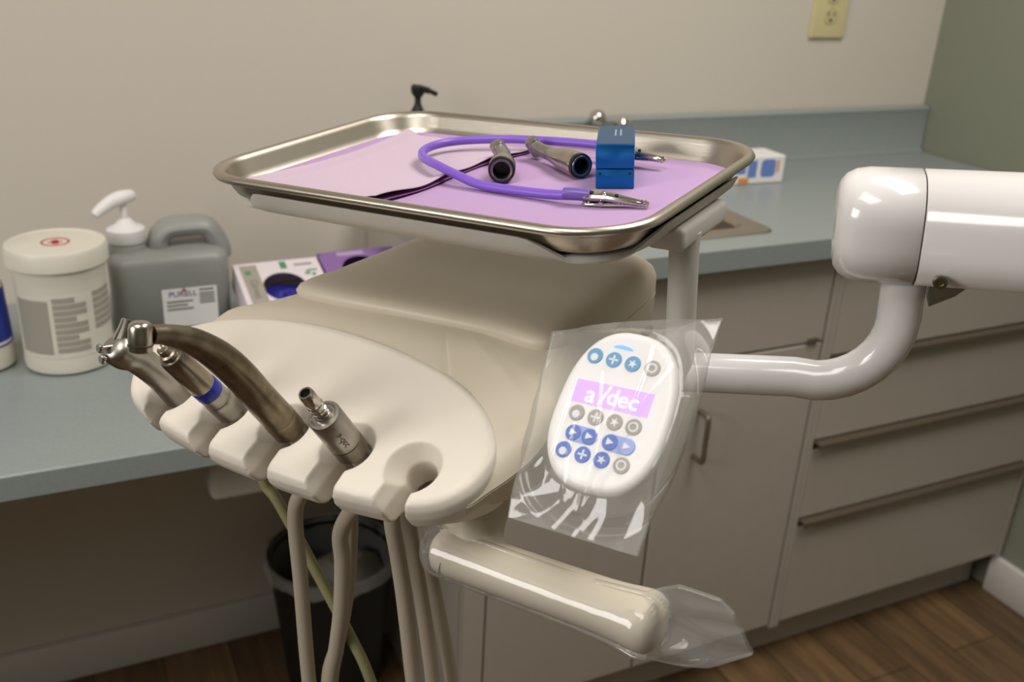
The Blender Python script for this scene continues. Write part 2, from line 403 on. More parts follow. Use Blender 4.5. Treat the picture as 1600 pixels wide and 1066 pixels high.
# glove boxes (tilted towards the room)
def glove_box(name, label, x, y, zt, w, L, yaw, tilt, mbox, mglove, decor, ocx, ocy):
    R = TR((x, y, zt)) @ Matrix.Rotation(yaw, 4, 'Z') @ Matrix.Rotation(tilt, 4, 'X')
    t = thing(name, label, 'glove box', R, None)
    # local: x right, y up the face (0 at far/top edge), z out of the face
    b = new(); D = .044
    outer = rrect(w, L, .001, 1, w / 2, -L / 2)
    ell = lambda s, z: [(ocx + s * .034 * math.cos(2 * PI * i / 40), ocy + s * .036 * math.sin(2 * PI * i / 40), z) for i in range(40)]
    box(b, (0, -L, -D), (w, 0, -D + .001)); box(b, (0, -L, -D + .001), (.001, 0, -.0008)); box(b, (w - .001, -L, -D + .001), (w, 0, -.0008)); box(b, (.001, -L, -D + .001), (w - .001, -L + .001, -.0008)); box(b, (.001, -.001, -D + .001), (w - .001, 0, -.0008))
    bmesh.ops.remove_doubles(b, verts=b.verts[:], dist=1e-5)
    cb = obj('carton', b, mbox, t, False)
    h_ = zt - D * math.cos(tilt) - ZD - .0012; dn = (-math.sin(tilt) * h_, -math.cos(tilt) * h_)
    b = new(); loft(b, [[(x_, -L * .9, -D - .0003), (x_, -.004, -D - .0003), (x_, -.004 + dn[0], -D - .0003 + dn[1] * .97)] for x_ in (.01, w - .01)]); obj('stand', b, 'greyink', t, False)
    # face sheet with an oval opening
    b = new(); n = 40; O = []
    for i in range(n):
        a = 2 * PI * i / n; c, s = math.cos(a), math.sin(a)
        k = min((w - ocx if c > 0 else ocx) / abs(c) if abs(c) > 1e-6 else 9, (-ocy if s > 0 else L + ocy) / abs(s) if abs(s) > 1e-6 else 9)
        O.append((ocx + k * c, ocy + k * s, 0))
    loft(b, [O, ell(1, 0), ell(.98, -.0006)], False, False); obj('top_flap', b, mbox, cb, False)
    b = new()
    vs = [[(ocx + s * .042 * math.cos(2 * PI * i / 40), ocy + s * .042 * math.sin(2 * PI * i / 40), -.016 - .014 * s * math.sin(2 * PI * i / 40) + .004 * (1 - s) * (1 + math.sin(5 * 2 * PI * i / 40 + s * 7))) for i in range(40)] for s in (.99, .8, .6, .4, .2, .05)]
    loft(b, vs, False, True); obj('glove', b, mglove, t)
    decor(t, w, L, cb)
    return t
def dec_white(t, w, L, cb):
    for x0, y0, x1, y1 in ((.07, -.022, .08, -.004), (.108, -.034, .124, -.03), (.104, -.042, .112, -.036), (.114, -.046, .12, -.04), (.014, -.03, .022, -.02)):
        b = new(); box(b, (x0, y0, .0001), (x1, y1, .0004)); obj('green_mark', b, 'green', cb, False)
    b = new(); box(b, (.008, -.124, .0001), (.034, -.006, .0003)); 
    for x0, y0, x1, y1 in ((.092, -.018, .12, -.012), ): box(b, (x0, y0, .0001), (x1, y1, .0003))
    obj('grey_panel', b, 'greyink', cb, False)
    text('side_print', 'Gloves', .017, 'dgreyink', cb, TR((.021, -.066, .0005)) @ Matrix.Rotation(-PI / 2, 4, 'Z'), .0001)
def dec_purple(t, w, L, cb):
    b = new(); box(b, (.03, -.0135, .0001), (.075, -.004, .0003)); obj('pale_print', b, 'palepurple', cb, False)
glove_box('glove_box', 'white and green carton with blue gloves in its oval opening', -1.592, -.162, .8375, .132, .13, .02, math.radians(18), 'glovebox', 'gloveblue', dec_white, .066, -.066)
glove_box('glove_box', 'purple carton with black gloves in its oval opening', -1.456, -.150, .84, .128, .13, .03, math.radians(18), 'purplebox', 'gloveblack', dec_purple, .062, -.052)

# black soap pump bottle on the counter
so = thing('soap_dispenser', 'black pump dispenser rising behind the far tray rim', 'soap dispenser', TR((-1.254, -.065, ZC + .001)))
b = new(); lathe(b, [(.027, 0), (.03, .003), (.03, .07), (.027, .085), (.022, .1), (.0165, .11)], n=28); obj('bottle', b, 'black', so)
b = new(); lathe(b, [(.0165, .1102), (.0165, .124), (.0075, .143), (.0055, .148), (.0055, .157), (.0115, .165), (.012, .176)], n=20); 
tube(b, smooth_path([(-.009, 0, .174), (.006, 0, .172), (.02, 0, .168), (.034, 0, .162)]), [.006] * 9 + [.0055] * 8 + [.004] * 8, 12); obj('pump', b, 'black', so)

# tissue box
tb = thing('tissue_box', 'small white and blue carton on the counter right of the tray', 'box', TR((-.6, -.15, ZC + .0008)) @ Matrix.Rotation(math.radians(-2), 4, 'Z'))
b = new(); box(b, (-.07, -.035, 0), (.055, .035, .052), .0015, 1); cb = obj('carton', b, 'label', tb)
b = new()
pl = [(.005 + x, z) for x, z in rrect(.034, .034, .008, 4, .012, .029)]
prism(b, pl, -.0354, -.0351, lambda x, z, y: (x, y, z)); box(b, (-.03, -.0354, .012), (-.01, -.0351, .045)); box(b, (-.07, -.0354, .02), (-.035, -.0351, .045)); obj('blue_print', b, 'tissblue', cb, False)
b = new(); box(b, (-.05, -.0354, .002), (-.026, -.0351, .012)); obj('orange_print', b, 'tissorange', cb, False)
b = new(); box(b, (.037, -.0354, .02), (.042, -.0351, .044)); obj('orange_print', b, 'tissorange', cb, False)

# outlet
ou = thing('outlet', 'ivory duplex outlet plate on the wall above the backsplash', 'outlet', TR((-.3275, -.0005, 1.158)))
b = new(); loft(b, [[(x, y, z) for x, z in rrect(w_, h_, .006, 4, 0, .066)] for w_, h_, y in ((.094, .132, 0), (.094, .132, -.003), (.086, .124, -.0065))]); obj('cover_plate', b, 'ivoryplate', ou)
for k in (.046, .086):
    b = new(); loft(b, [[(x, y, z) for x, z in rrect(.034, .03, .012, 5, 0, k)] for y in (-.0066, -.008)]); rc = obj('receptacle', b, 'ivoryplate', ou)
    b = new(); box(b, (-.009, -.0085, k), (-.0065, -.0081, k + .009)); box(b, (.0065, -.0085, k), (.009, -.0081, k + .008)); lathe(b, [(.0035, 0), (.0035, .0005)], (0, -.008, k - .008), (0, -1, 0), 12); obj('slot', b, 'dark', rc, False)
b = new(); lathe(b, [(.0035, 0), (.003, .0015)], (0, -.0066, .066), (0, -1, 0), 12); obj('screw', b, 'ivoryplate', ou)

# trash can
tc = thing('trash_can', 'black round trash can with clear liner folded over its rim under the desk', 'trash can', TR((-1.456, -.190, .001)) @ Matrix.Diagonal((.81, .81, .95, 1)))
b = new(); lathe(b, [(.1, 0), (.105, .004), (.138, .296), (.142, .3), (.142, .305), (.137, .305), (.132, .295), (.1, .012), (.02, .012)], n=48); obj('can', b, 'blackbag', tc)
b = new(); n = 72; rings = []
for r, z, wv in ((.116, .2, .001), (.1235, .25, .001), (.1335, .300, .0005), (.14, .3085, .001), (.1455, .307, .002), (.1465, .299, .003), (.148, .291, .004), (.1475, .284, .004)):
    rings.append([((r + wv * math.sin(i * 1.7 + z * 60) * math.sin(i * .37)) * math.cos(2 * PI * i / n), (r + wv * math.sin(i * 1.7 + z * 60) * math.sin(i * .37)) * math.sin(2 * PI * i / n), z + wv * .8 * math.sin(i * .9)) for i in range(n)])
loft(b, rings, False, False); obj('liner_bag', b, 'binbag', tc)
b = new(); loft(b, [[(.1 * math.cos(t_) + .02, .07 * math.sin(t_), .24 + .02 * math.sin(3 * t_)) for t_ in [2 * PI * i / 16 for i in range(16)]], [(.04 * math.cos(t_) + .03, .03 * math.sin(t_), .285) for t_ in [2 * PI * i / 16 for i in range(16)]]]); o = obj('crumpled_paper', b, 'greyink')
o.matrix_world = TR((-1.456, -.190, .001)) @ Matrix.Diagonal((.81, .81, .95, 1)); tag(o, 'crumpled grey paper lying in the black trash can', 'paper')
#UNIT#
# ------------------------------------------------------------------ dental delivery unit (sags a few degrees to one side)
UR = Matrix(((.54081247, .83720943, -.08125426), (-.83914348, .5436606, .01647333), (.05796637, .059275, .99655726)))
UT = Vector((-1.55459042, -1.00720572, 1.19225814))
U4 = TR(UT) @ UR.to_4x4()
def ss(t): t = max(0, min(1, t)); return t * t * (3 - 2 * t)
def at(x, y, z): return U4 @ TR((x, y, z))
A25 = math.radians(25); c25, s25 = math.cos(A25), math.sin(A25)
P0 = Vector((-.0215, -.2214, -.143)); NP = Vector((0, -s25, c25)); BP = Vector((0, c25, s25))
def pan(a, b, d=0):          # point on the sloped holder panel: a across, b up the slope, d above it
    return Vector((a, P0.y, P0.z)) + BP * b + NP * d
def panz(y): return P0.z + (y - P0.y) * s25 / c25

unit = thing('dental_delivery_unit', 'ivory dental delivery head on white jointed arm with sloped handpiece holder panel', 'dental unit', U4)

# lower cover of the head
outl = [(.1185, -.184), (.128, -.168), (.1335, -.150), (.131, -.122), (.116, -.075), (.104, -.03), (.102, .02), (.100, .075), (.088, .100), (.05, .108), (-.02, .108), (-.085, .103), (-.108, .085), (-.116, .03),
        (-.124, -.05), (-.138, -.10), (-.158, -.135), (-.15, -.156), (-.09, -.158), (0, -.158), (.058, -.158), (.080, -.169), (.097, -.186), (.109, -.1965)]
O = smooth_loop([(x, y, 0) for x, y in outl], 5)
cx, cy = -.005, -.05
def inset(p, d):
    v = Vector((p.x - cx, p.y - cy)); return v * (1 - d / v.length)
def rg(d, zf):
    out = []
    for p in O:
        q = inset(p, d); x, y = q.x + cx, q.y + cy
        out.append((x, y, zf(x, y)))
    return out
sm = lambda x, y: min(-.1165, panz(y) - .0135)
b = new()
def rk(k, zf):
    return [(cx + (p.x - cx) * k, cy + (p.y - cy) * k, zf(cx + (p.x - cx) * k, cy + (p.y - cy) * k)) for p in O]
loft(b, [rk(.02, lambda x, y: -.158), rk(.5, lambda x, y: -.158), rg(.022, lambda x, y: -.158), rg(.010, lambda x, y: min(-.1545, sm(x, y) - .008)), rg(.003, lambda x, y: min(-.142, sm(x, y) - .008)), rg(.0, lambda x, y: sm(x, y) - .0006), rg(.004, sm), rk(.5, sm), rk(.02, sm)], True, True)
obj('lower_cover', b, 'cream2', unit, ang=50)
b = new(); loft(b, [rg(.002, lambda x, y: sm(x, y) - .0003), rg(.002, lambda x, y: sm(x, y) + .0009)]); obj('cover_seam', b, 'seam', unit)
# upper cover (shoulder) under the panel, then the raised rear pad
def shz(x, y): return min(-.0985, panz(y) - .0025)
b = new()
S2 = lambda z0, k: (lambda x, y: max(sm(x, y) + .0006, shz(x, y) - k))
loft(b, [rg(.0, lambda x, y: sm(x, y) + .0006), rg(.0, S2(0, .012)), rg(.0015, S2(0, .008)), rg(.005, S2(0, .004)), rg(.011, S2(0, .001)), rg(.018, S2(0, .0)), rk(.7, S2(0, 0)), rk(.45, S2(0, 0)), rk(.2, S2(0, 0)), rk(.02, S2(0, 0))])
obj('upper_cover', b, 'cream2', unit, ang=60)
pad = smooth_loop([(.1005, -.070, 0), (.1035, -.03, 0), (.102, .02, 0), (.1, .075, 0), (.087, .1005, 0), (.05, .108, 0), (-.02, .108, 0), (-.085, .103, 0), (-.1085, .085, 0), (-.1165, .03, 0), (-.1225, -.04, 0), (-.119, -.079, 0), (-.075, -.0835, 0), (-.02, -.078, 0), (.04, -.0755, 0), (.085, -.082, 0)], 5)
def rp(d, z, fz=0):
    out = []
    for p in pad:
        q = p - Vector((-.008, .015, 0)); k = 1 - d / q.length
        x, y = -.008 + q.x * k, .015 + q.y * k
        t = max(0, min(1, (-.035 - y) / .045))          # the front lip is shallow: it sits on the shoulder
        out.append((x, y, z + t * fz))
    return out
b = new(); loft(b, [rp(-.0003, -.1148, .016), rp(-.0008, -.104, .009), rp(.002, -.0975, .006), rp(.008, -.0925, .003), rp(.016, -.0895, .0008), rp(.026, -.088), rp(.05, -.0876), rp(.07, -.0876)], True, True); obj('rear_pad', b, 'cream2', unit, ang=70)
b = new(); box(b, (.0995, .058, -.1445), (.1025, .074, -.138), .0008, 1); obj('port', b, 'dark', unit)

# handpiece holder panel with five open slots
SX = [-.131, -.080, -.028, .0235, .0725]; SB = .031
HA = math.radians(31); HD = Vector((0, -math.sin(HA), math.cos(HA))); HU = Vector((1, 0, 0)); HV = HD.cross(HU)
pl = [(-.170, .021), (-.184, .042), (-.186, .057), (-.179, .074), (-.164, .087), (-.142, .099), (-.116, .107), (-.095, .1115), (-.061, .115), (-.027, .1145), (.008, .111), (.043, .104), (.066, .097), (.086, .088), (.102, .077), (.112, .066), (.1175, .055), (.118, .043), (.114, .028), (.104, .015), (.09, .0065), (.070, .002), (.027, -.0025), (-.022, -.004), (-.071, -.0025), (-.121, .003), (-.150, .010)]
PLo = smooth_loop([(x, y, 0) for x, y in pl], 4)
b = new(); pc = Vector((-.034, .055, 0)); rings = []
for d, z in ((.012, -.027), (.006, -.0255), (.002, -.021), (.0, -.0125), (.0008, -.006), (.0035, -.0018), (.008, .0)):
    rings.append([pan(q_.x, q_.y, z - (.55 * max(0, min(.03, q_.y - .014)) if z < -.024 else 0)) for q_ in [pc + (p - pc) * (1 - d / (p - pc).length) for p in PLo]])
loft(b, rings)
slab = obj('t_slab', b, 'cream')
cuts = []
for x in SX:
    o = pan(x, SB)
    b = new(); lathe(b, [(.0100, -.05), (.0100, -.0135), (.0114, -.0115), (.0172, -.002), (.0202, .004), (.0202, .02)], o, HD, 32); cuts.append(obj('t_cut', b, 'cream'))
    b = new(); prof = [(-.0068, -.045), (.0068, -.045), (.0068, -.011), (.0085, -.003), (.0105, .012), (-.0145, .012), (-.0105, -.003), (-.0072, -.011)]
    loft(b, [[o + HU * u + NP * w - BP * v + (HD * (w / HD.dot(NP)) - NP * w) for u, w in [(u * s, w) for u, w in prof]] for v, s in ((0, .9), (.02, 1), (.06, 1.15))]); cuts.append(obj('t_cut', b, 'cream'))
for c_ in cuts:
    md = slab.modifiers.new('b', 'BOOLEAN'); md.operation = 'DIFFERENCE'; md.object = c_; md.solver = 'EXACT'
md = slab.modifiers.new('r', 'REMESH'); md.mode = 'VOXEL'; md.voxel_size = .0011
md = slab.modifiers.new('s', 'SMOOTH'); md.factor = .5; md.iterations = 9
dg = bpy.context.evaluated_depsgraph_get()
me = bpy.data.meshes.new_from_object(slab.evaluated_get(dg)); me.name = 'holder_panel'
for c_ in cuts + [slab]: bpy.data.objects.remove(c_)
me.materials.clear(); me.materials.append(M['cream'])
for p in me.polygons: p.use_smooth = True
hp = bpy.data.objects.new('holder_panel', me); C.objects.link(hp); hp.parent = unit

# lower handle with its stub
b = new()
pth = smooth_path([(.070, -.122, -.150), (.0735, -.131, -.165), (.081, -.147, -.181), (.093, -.164, -.194), (.112, -.175, -.2)], 6)
tube(b, pth, [.0305 - .0155 * ss(i / (len(pth) - 1)) for i in range(len(pth))], 28)
obj('handle_stub', b, 'cream2', unit)
b = new(); HY, HZ = -.175, -.2
lathe(b, [(.004, .0705), (.010, .072), (.0138, .0755), (.0154, .081), (.0156, .17), (.0158, .186), (.0165, .198), (.0174, .206), (.0178, .211), (.0172, .2155), (.0146, .2195), (.008, .222), (.003, .2223)], (0, HY, HZ), (1, 0, .012), 32); hb = obj('grip_handle', b, 'cream2', unit, ang=60)
b = new(); lathe(b, [(.01575, 0), (.01575, .0006)], (.0835, HY, HZ), (1, 0, -.25), 32, (False, False)); obj('handle_seam', b, 'seam', hb)

# gooseneck, post, tray holder
b = new(); g0 = Vector((.161, .001, -.1335)); gd = Vector((.926, .377, 0)).normalized(); V = Vector((.2835, .0465, -.06))
pts = [g0 - gd * .075, g0 - gd * .02, g0, g0 + gd * .045, g0 + gd * .07]
cr = 0.047
e = Vector((V.x, V.y, g0.z)); k0 = e - gd * cr
for i in range(9):
    a = PI / 2 * i / 8; pts.append(k0 + gd * cr * math.sin(a) + Vector((0, 0, cr * (1 - math.cos(a)))))
pts.append(V + Vector((0, 0, .006)))
tube(b, pts, .0136, 28); obj('gooseneck', b, 'white', unit, ang=60)
PX, PY = .157, -.006
b = new(); lathe(b, [(.0098, -.1335), (.0098, -.042), (.0102, -.038), (.0106, -.031)], (PX, PY, 0), (0, 0, 1), 28); obj('tray_post', b, 'whitem', unit)
b = new(); box(b, (PX - .016, -.032, -.0375), (PX + .0098, .044, -.0215), .004, 3); obj('holder_bracket', b, 'whitem', unit)
# cradle: plate plus side lips that dip at the corners
b = new(); hw, hh = .343 / 2, .248 / 2
path = rrect(.343, .248, .052, 10); n = len(path)
path = []
def seg(p, q, k): return [(p[0] + (q[0] - p[0]) * i / k, p[1] + (q[1] - p[1]) * i / k) for i in range(k)]
R_ = .052
corn = [(hw, hh), (-hw, hh), (-hw, -hh), (hw, -hh)]
path += [(x, y) for x, y in rrect(.343, .248, R_, 10)]
full = []
for i, p in enumerate(path):
    q = path[(i + 1) % len(path)]
    L_ = math.hypot(q[0] - p[0], q[1] - p[1]); full += seg(p, q, max(1, int(L_ / .006)))
def lipf(x, y):
    dx, dy = hw - abs(x), hh - abs(y)            # distance into the corner along each side
    if dx < dy: s = dy - .040                    # on a long-end side
    else: s = dx - .040
    t = max(0, min(1, s / .028)); return t * t * (3 - 2 * t)
def ins(p, d):
    x, y = p; 
    ax, ay = max(0, abs(x) - (hw - R_)), max(0, abs(y) - (hh - R_))
    l = math.hypot(ax, ay) or 1
    return (x - d * ax / l * (1 if x > 0 else -1), y - d * ay / l * (1 if y > 0 else -1))
rings = []
for d0, d1, z0, z1 in ((.020, .0215, -.0226, -.0226), (.0116, .0205, -.0168, -.0228), (.0052, .0195, -.0096, -.0238), (.0034, .0185, -.0096, -.0255), (.0076, .019, -.0178, -.0265), (.0165, .021, -.0262, -.0265)):
    r = []
    for p in full:
        t = lipf(*p); x, y = ins(p, d0 * t + d1 * (1 - t)); r.append((x, y, z0 * t + z1 * (1 - t)))
    rings.append(r)
loft(b, rings, True, True); obj('tray_holder', b, 'whitem', unit, ang=50)

# horizontal arm: rounded housing with end cap, continuing to a floor column
th = math.radians(15); ad = Vector((math.cos(th), math.sin(th), 0)); an = Vector((-math.sin(th), math.cos(th), 0))
def armring(s, w, h, r, cz=-.0255): return [V + ad * s + an * u + Vector((0, 0, cz - V.z + v)) for u, v in rrect(w, h, r, 7)]
b = new()
loft(b, [armring(-.0455, .036, .040, .016), armring(-.0440, .048, .052, .021), armring(-.0405, .057, .061, .025), armring(-.0350, .063, .0665, .027), armring(-.027, .066, .069, .028), armring(.0025, .066, .069, .028), armring(.0032, .064, .067, .027)]); obj('arm_end_cap', b, 'white', unit, ang=60)
b = new(); loft(b, [armring(.0030, .063, .066, .0265), armring(.0042, .0645, .0675, .027)]); obj('arm_seam', b, 'seam', unit)
b = new(); loft(b, [armring(.0038, .064, .067, .027), armring(.0045, .066, .069, .028), armring(.82, .066, .069, .028), armring(.83, .05, .05, .02)]); ar = obj('arm', b, 'white', unit, ang=60)
bp = V + ad * .0165 - an * .0325 + Vector((0, 0, .0115))
b = new(); lathe(b, [(.0042, -.001), (.0042, .0012), (.0034, .0016), (.0022, .0016), (.0020, .0004)], bp, -an, 20); obj('socket_bolt', b, 'dsteel', ar)
b = new(); q = V + ad * .027 + Vector((0, 0, -.0045)); 
loft(b, [[q - an * w + Vector((0, 0, .006)) - ad * .012, q - an * w + Vector((0, 0, .006)) + ad * .008, q - an * w + ad * .002 + Vector((0, 0, .0)), q - an * w - ad * .012 + Vector((0, 0, -.008))] for w in (-.012, .012)]); obj('lock_lever', b, 'grey_al', ar, False)
cb_ = UT + UR @ (V + ad * .79)
b = new(); inv = U4.inverted()
lathe(b, [(.045, -.03), (.045, -cb_.z * 0 - .2), (.045, -cb_.z + .05), (.12, -cb_.z + .03), (.12, -cb_.z + .002)], inv @ cb_, UR.transposed() @ Vector((0, 0, 1)), 32); obj('support_column', b, 'white', unit)

# ------------------------------------------------------------------ touchpad (45 degree face)
A45 = math.radians(45); c45 = math.cos(A45)
PF = Vector((.157, -.104, -.117)); PN = Vector((0, -c45, c45)); PB = Vector((0, c45, c45))
CL = Vector((.38128895, -.56689784, .16352962)); KP = .88       # the touchpad hangs this much nearer the seat
def tp(a, b_, d=0): return CL + (PF + Vector((a, 0, 0)) + PB * b_ + PN * d - CL) * KP
def egg(sx, sy, n=56, e=2.5):
    out = []
    for i in range(n):
        t = 2 * PI * i / n; c, s = math.cos(t), math.sin(t)
        x = abs(c) ** (2 / e) * (1 if c > 0 else -1); y = abs(s) ** (2 / e) * (1 if s > 0 else -1)
        out.append((-.0025 + sx * x * (1 - .05 * y), .0018 + sy * y))
    return out
pb = None
b = new(); loft(b, [[tp(x, y, d) for x, y in egg(sx, sy)] for sx, sy, d in ((.022, .035, -.021), (.029, .043, -.02), (.034, .048, -.016), (.037, .051, -.009), (.0375, .0515, -.004), (.0368, .0508, -.0012), (.0350, .0490, .0006), (.0325, .0465, .0011), (.0315, .0455, .0008))])
pb = obj('touchpad', b, 'padwhite', unit, ang=60); 
PM = basis((1, 0, 0), PB, PN, tp(0, 0)) @ Matrix.Scale(KP, 4)
def disc(b, x, y, r, d0=.0006, d1=.0014, n=22): lathe(b, [(r * KP, d0), (r * KP, d1 - .0003), (r * KP - .0003, d1)], tp(x, y), PN, n)
rows = [((-.0248, -.0121, .0006, .0135), .0325), ((-.0234, -.0107, .002, .0144), -.0053), ((-.0234, -.0105, .0021, .015), -.0293)]
for j, (xs, y) in enumerate(rows):
    for i, x in enumerate(xs):
        b = new(); disc(b, x, y, .0051)
        k = obj('button', b, (['btnblue'] * 3 + ['btngrey'], ['btngrey'] * 4, ['btnroyal', 'btnroyal', 'btnroyal', 'btngrey'])[j][i], pb)
        b = new()
        v = (i + j * 4) % 4
        if v == 0: lathe(b, [(.0022, .0013), (.0022, .0016)], tp(x, y - .001), PN, 14)
        elif v == 1:
            for a in (0, 1): 
                q = [(x - .003, y - .0006), (x + .003, y - .0006), (x + .003, y + .0006), (x - .003, y + .0006)] if a else [(x - .0006, y - .003), (x + .0006, y - .003), (x + .0006, y + .003), (x - .0006, y + .003)]
                prism(b, q, .0013, .0016, tp)
        elif v == 2: prism(b, [(x + r_ * math.cos(PI * i_ / 5), y + r_ * math.sin(PI * i_ / 5)) for i_, r_ in enumerate((.003, .0013) * 5)], .0013, .0016, tp)
        else: lathe(b, [(.0028, .0013), (.0028, .0016), (.0019, .0016), (.0019, .0013)], tp(x, y), PN, 16, (False, False))
        obj('icon', b, 'icon', k, False)
for x0, x1, c0, c1 in ((-.0262, -.0050, 'btnroyal', 'btnroyal'), (-.0016, .0196, 'btnroyal', 'btnpale')):
    y = -.0178; b = new()
    prism(b, [((x0 + x1) / 2 + u, y + w_) for u, w_ in rrect(x1 - x0, .0104, .0051, 7)], .0006, .0012, tp)
    k = obj('rocker', b, 'btnpale', pb, False)
    for x, c_ in ((x0 + .0052, c0), (x1 - .0052, c1)):
        b = new(); disc(b, x, y, .005, .0011, .0016); obj('rocker_button', b, c_, k)
        b = new(); prism(b, [(x - .002, y - .0022), (x + .0028, y), (x - .002, y + .0022)], .0019, .0023, tp); obj('icon', b, 'icon', k, False)
b = new(); prism(b, [(-.0302, .016), (-.0302, .0013), (.0203, .0022), (.0203, .0172)], .0006, .0011, tp); lc = obj('display', b, 'lcd', pb, False)
text('display_text', 'a', .0155, 'lcdtext', lc, PM @ TR((-.0185, .0075, .0013)) @ Matrix.Scale(1, 4), .0001)
text('display_text', 'dec', .0145, 'lcdtext', lc, PM @ TR((.0025, .0088, .0013)), .0001)
b = new(); prism(b, [(-.0125, .0025), (-.0113, .0025), (-.0068, .0155), (-.0080, .0155)], .0012, .0015, tp); obj('display_slash', b, 'lcdtext', lc, False)
b = new(); prism(b, [(-.0085 + .0065 * math.cos(PI * i / 10), .0405 + .0022 * math.sin(PI * i / 10)) for i in range(11)], .0006, .0013, tp); obj('indicator_light', b, 'led', pb, False)
b = new(); tube(b, smooth_path([tp(-.004, 0, -.018), tp(-.004, .004, -.03), (.15, -.085, -.128), (.12, -.055, -.130), (.09, -.05, -.130)]), .0085, 16); obj('touchpad_bracket', b, 'cream2', unit)

# clear sleeve over the touchpad
def bil(u, v):
    TL, TRc, BR, BL = (-.062, .0435), (.043, .0745), (.0395, -.0755), (-.0455, -.0775)
    x = (TL[0] * (1 - u) + TRc[0] * u) * v + (BL[0] * (1 - u) + BR[0] * u) * (1 - v)
    y = (TL[1] * (1 - u) + TRc[1] * u) * v + (BL[1] * (1 - u) + BR[1] * u) * (1 - v)
    return x, y
def padd(x, y):
    return ((abs((x + .0025) / .0380) ** 2.5 + abs((y - .0018) / .0520) ** 2.5) ** .4)
rnd = random.Random(3)
folds = [(rnd.uniform(-2.9, -.2), rnd.uniform(.05, .11), rnd.uniform(.4, 1)) for _ in range(8)]
def sleeve_z(x, y, side):
    r = padd(x, y); o = max(0, min(1, (1.5 - r) / .46))
    a = math.atan2(y - .0018, x + .0025)
    w = 0
    for a0, wd, am in folds: w += am * math.exp(-abs((a - a0) / wd) ** 1.4)
    out = ss((r - .8) / .5)
    base = (.0028 * o - .0036 * (1 - o)) if side > 0 else (-.023 * ss(o) - .0062 * (1 - ss(o)))
    wr = (.0012 * w * out + .0013 * ss((r - .95) / .5) * math.sin(15 * a + .9 * math.sin(4 * a) + 6 * r)) * (1 if side > 0 else .2) * (.35 + .65 * ss((-.01 - y) / .03))
    inn = (1 - out) * sum(.0010 * math.exp(-((x - xa - y * sl_ - .004 * math.sin(y * 40 + xa * 300)) / wd) ** 2) * ss((ya - y) / .03) for xa, sl_, wd, ya in ((.004, .10, .0010, .05), (-.011, -.12, .0012, .03), (-.001, -.02, .0009, .02), (.016, .25, .0014, .04), (-.022, -.2, .0012, .0), (.009, .16, .0009, .0), (-.028, .1, .0016, .02))) if side > 0 else 0
    return base + wr + inn
b = new(); NU, NV = 110, 150
G = []
for side in (1, -1):
    g = [[b.verts.new(tp(*bil(i / NU, j / NV), sleeve_z(*bil(i / NU, j / NV), side))) for i in range(NU + 1)] for j in range(NV + 1)]
    for j in range(NV):
        for i in range(NU): b.faces.new((g[j][i], g[j][i + 1], g[j + 1][i + 1], g[j + 1][i]))
    G.append(g)
for i in range(NU): b.faces.new((G[0][NV][i], G[0][NV][i + 1], G[1][NV][i + 1], G[1][NV][i]))
for j in range(NV):
    for i in (0, NU): b.faces.new((G[0][j][i], G[0][j + 1][i], G[1][j + 1][i], G[1][j][i]))
sl = obj('plastic_sleeve', b, 'bag', None, True, U4, 180); tag(sl, 'clear plastic sleeve pulled over the touchpad', 'sleeve', 'clear barrier sleeves')

# clear sleeve over the lower handle
def itp(T, s):
    for (a, za), (c, zc) in zip(T, T[1:]):
        if s <= c: k = (s - a) / (c - a); return za + (zc - za) * k
    return T[-1][1]
TOPX = [(0, .0585), (.5, .155), (.8, .222), (.92, .2515), (1, .2605)]; TOPZ = [(0, -.1805), (.1, -.1825), (.6, -.1825), (.75, -.1785), (.83, -.1665), (.93, -.1665), (1, -.1725)]
BOTX = [(0, .0605), (.12, .080), (.3, .112), (.55, .160), (.75, .210), (.92, .250), (1, .272)]; BOTZ = [(0, -.205), (.12, -.2195), (.3, -.2245), (.55, -.2265), (.75, -.230), (.92, -.2105), (1, -.1935)]
def hprof(x):
    return itp([(.05, .0), (.0632, .004), (.0655, .0105), (.070, .0142), (.076, .0158), (.17, .016), (.19, .0166), (.2, .0178), (.21, .0194), (.2165, .0188), (.2215, .0150), (.225, .005), (.245, .0)], x)
b = new(); NS, NT = 120, 50; G = []
for side in (-1, 1):
    g = []
    for i in range(NS + 1):
        s = i / NS; row = []
        for k in range(NT + 1):
            q = k / NT
            x = itp(TOPX, s) * (1 - q) + itp(BOTX, s) * q; z = itp(TOPZ, s) * (1 - q) + itp(BOTZ, s) * q
            rr = hprof(x); dz = z - HZ; edge = min(1, 8 * q * (1 - q) + .02)
            th_ = math.sqrt(max(0, rr * rr - dz * dz)) if rr else 0
            soft = (.0085 * math.exp(-((z - HZ + .004) / .010) ** 2)) * ss((x - .205) / .02) * (1 - .75 * ss((x - .225) / .04))
            th_ = max(th_, soft, .0006) + .0009
            wob = .5 * (.0008 * math.sin(x * 190 + z * 120) + .0012 * math.sin(x * 75 - z * 420)) * ss((x - .222) / .02) * edge
            row.append(b.verts.new((x, HY + side * th_ + wob + .010 * ss((-.004 - (z - HZ) - .012) / .02), z)))
        g.append(row)
    for i in range(NS):
        for k in range(NT): b.faces.new((g[i][k], g[i][k + 1], g[i + 1][k + 1], g[i + 1][k]))
    G.append(g)
for i in range(NS):
    for k in (0, NT): b.faces.new((G[0][i][k], G[0][i + 1][k], G[1][i + 1][k], G[1][i][k]))
sl2 = obj('plastic_sleeve', b, 'bag', None, True, U4, 180); tag(sl2, 'clear plastic sleeve covering the lower grip handle', 'sleeve', 'clear barrier sleeves')

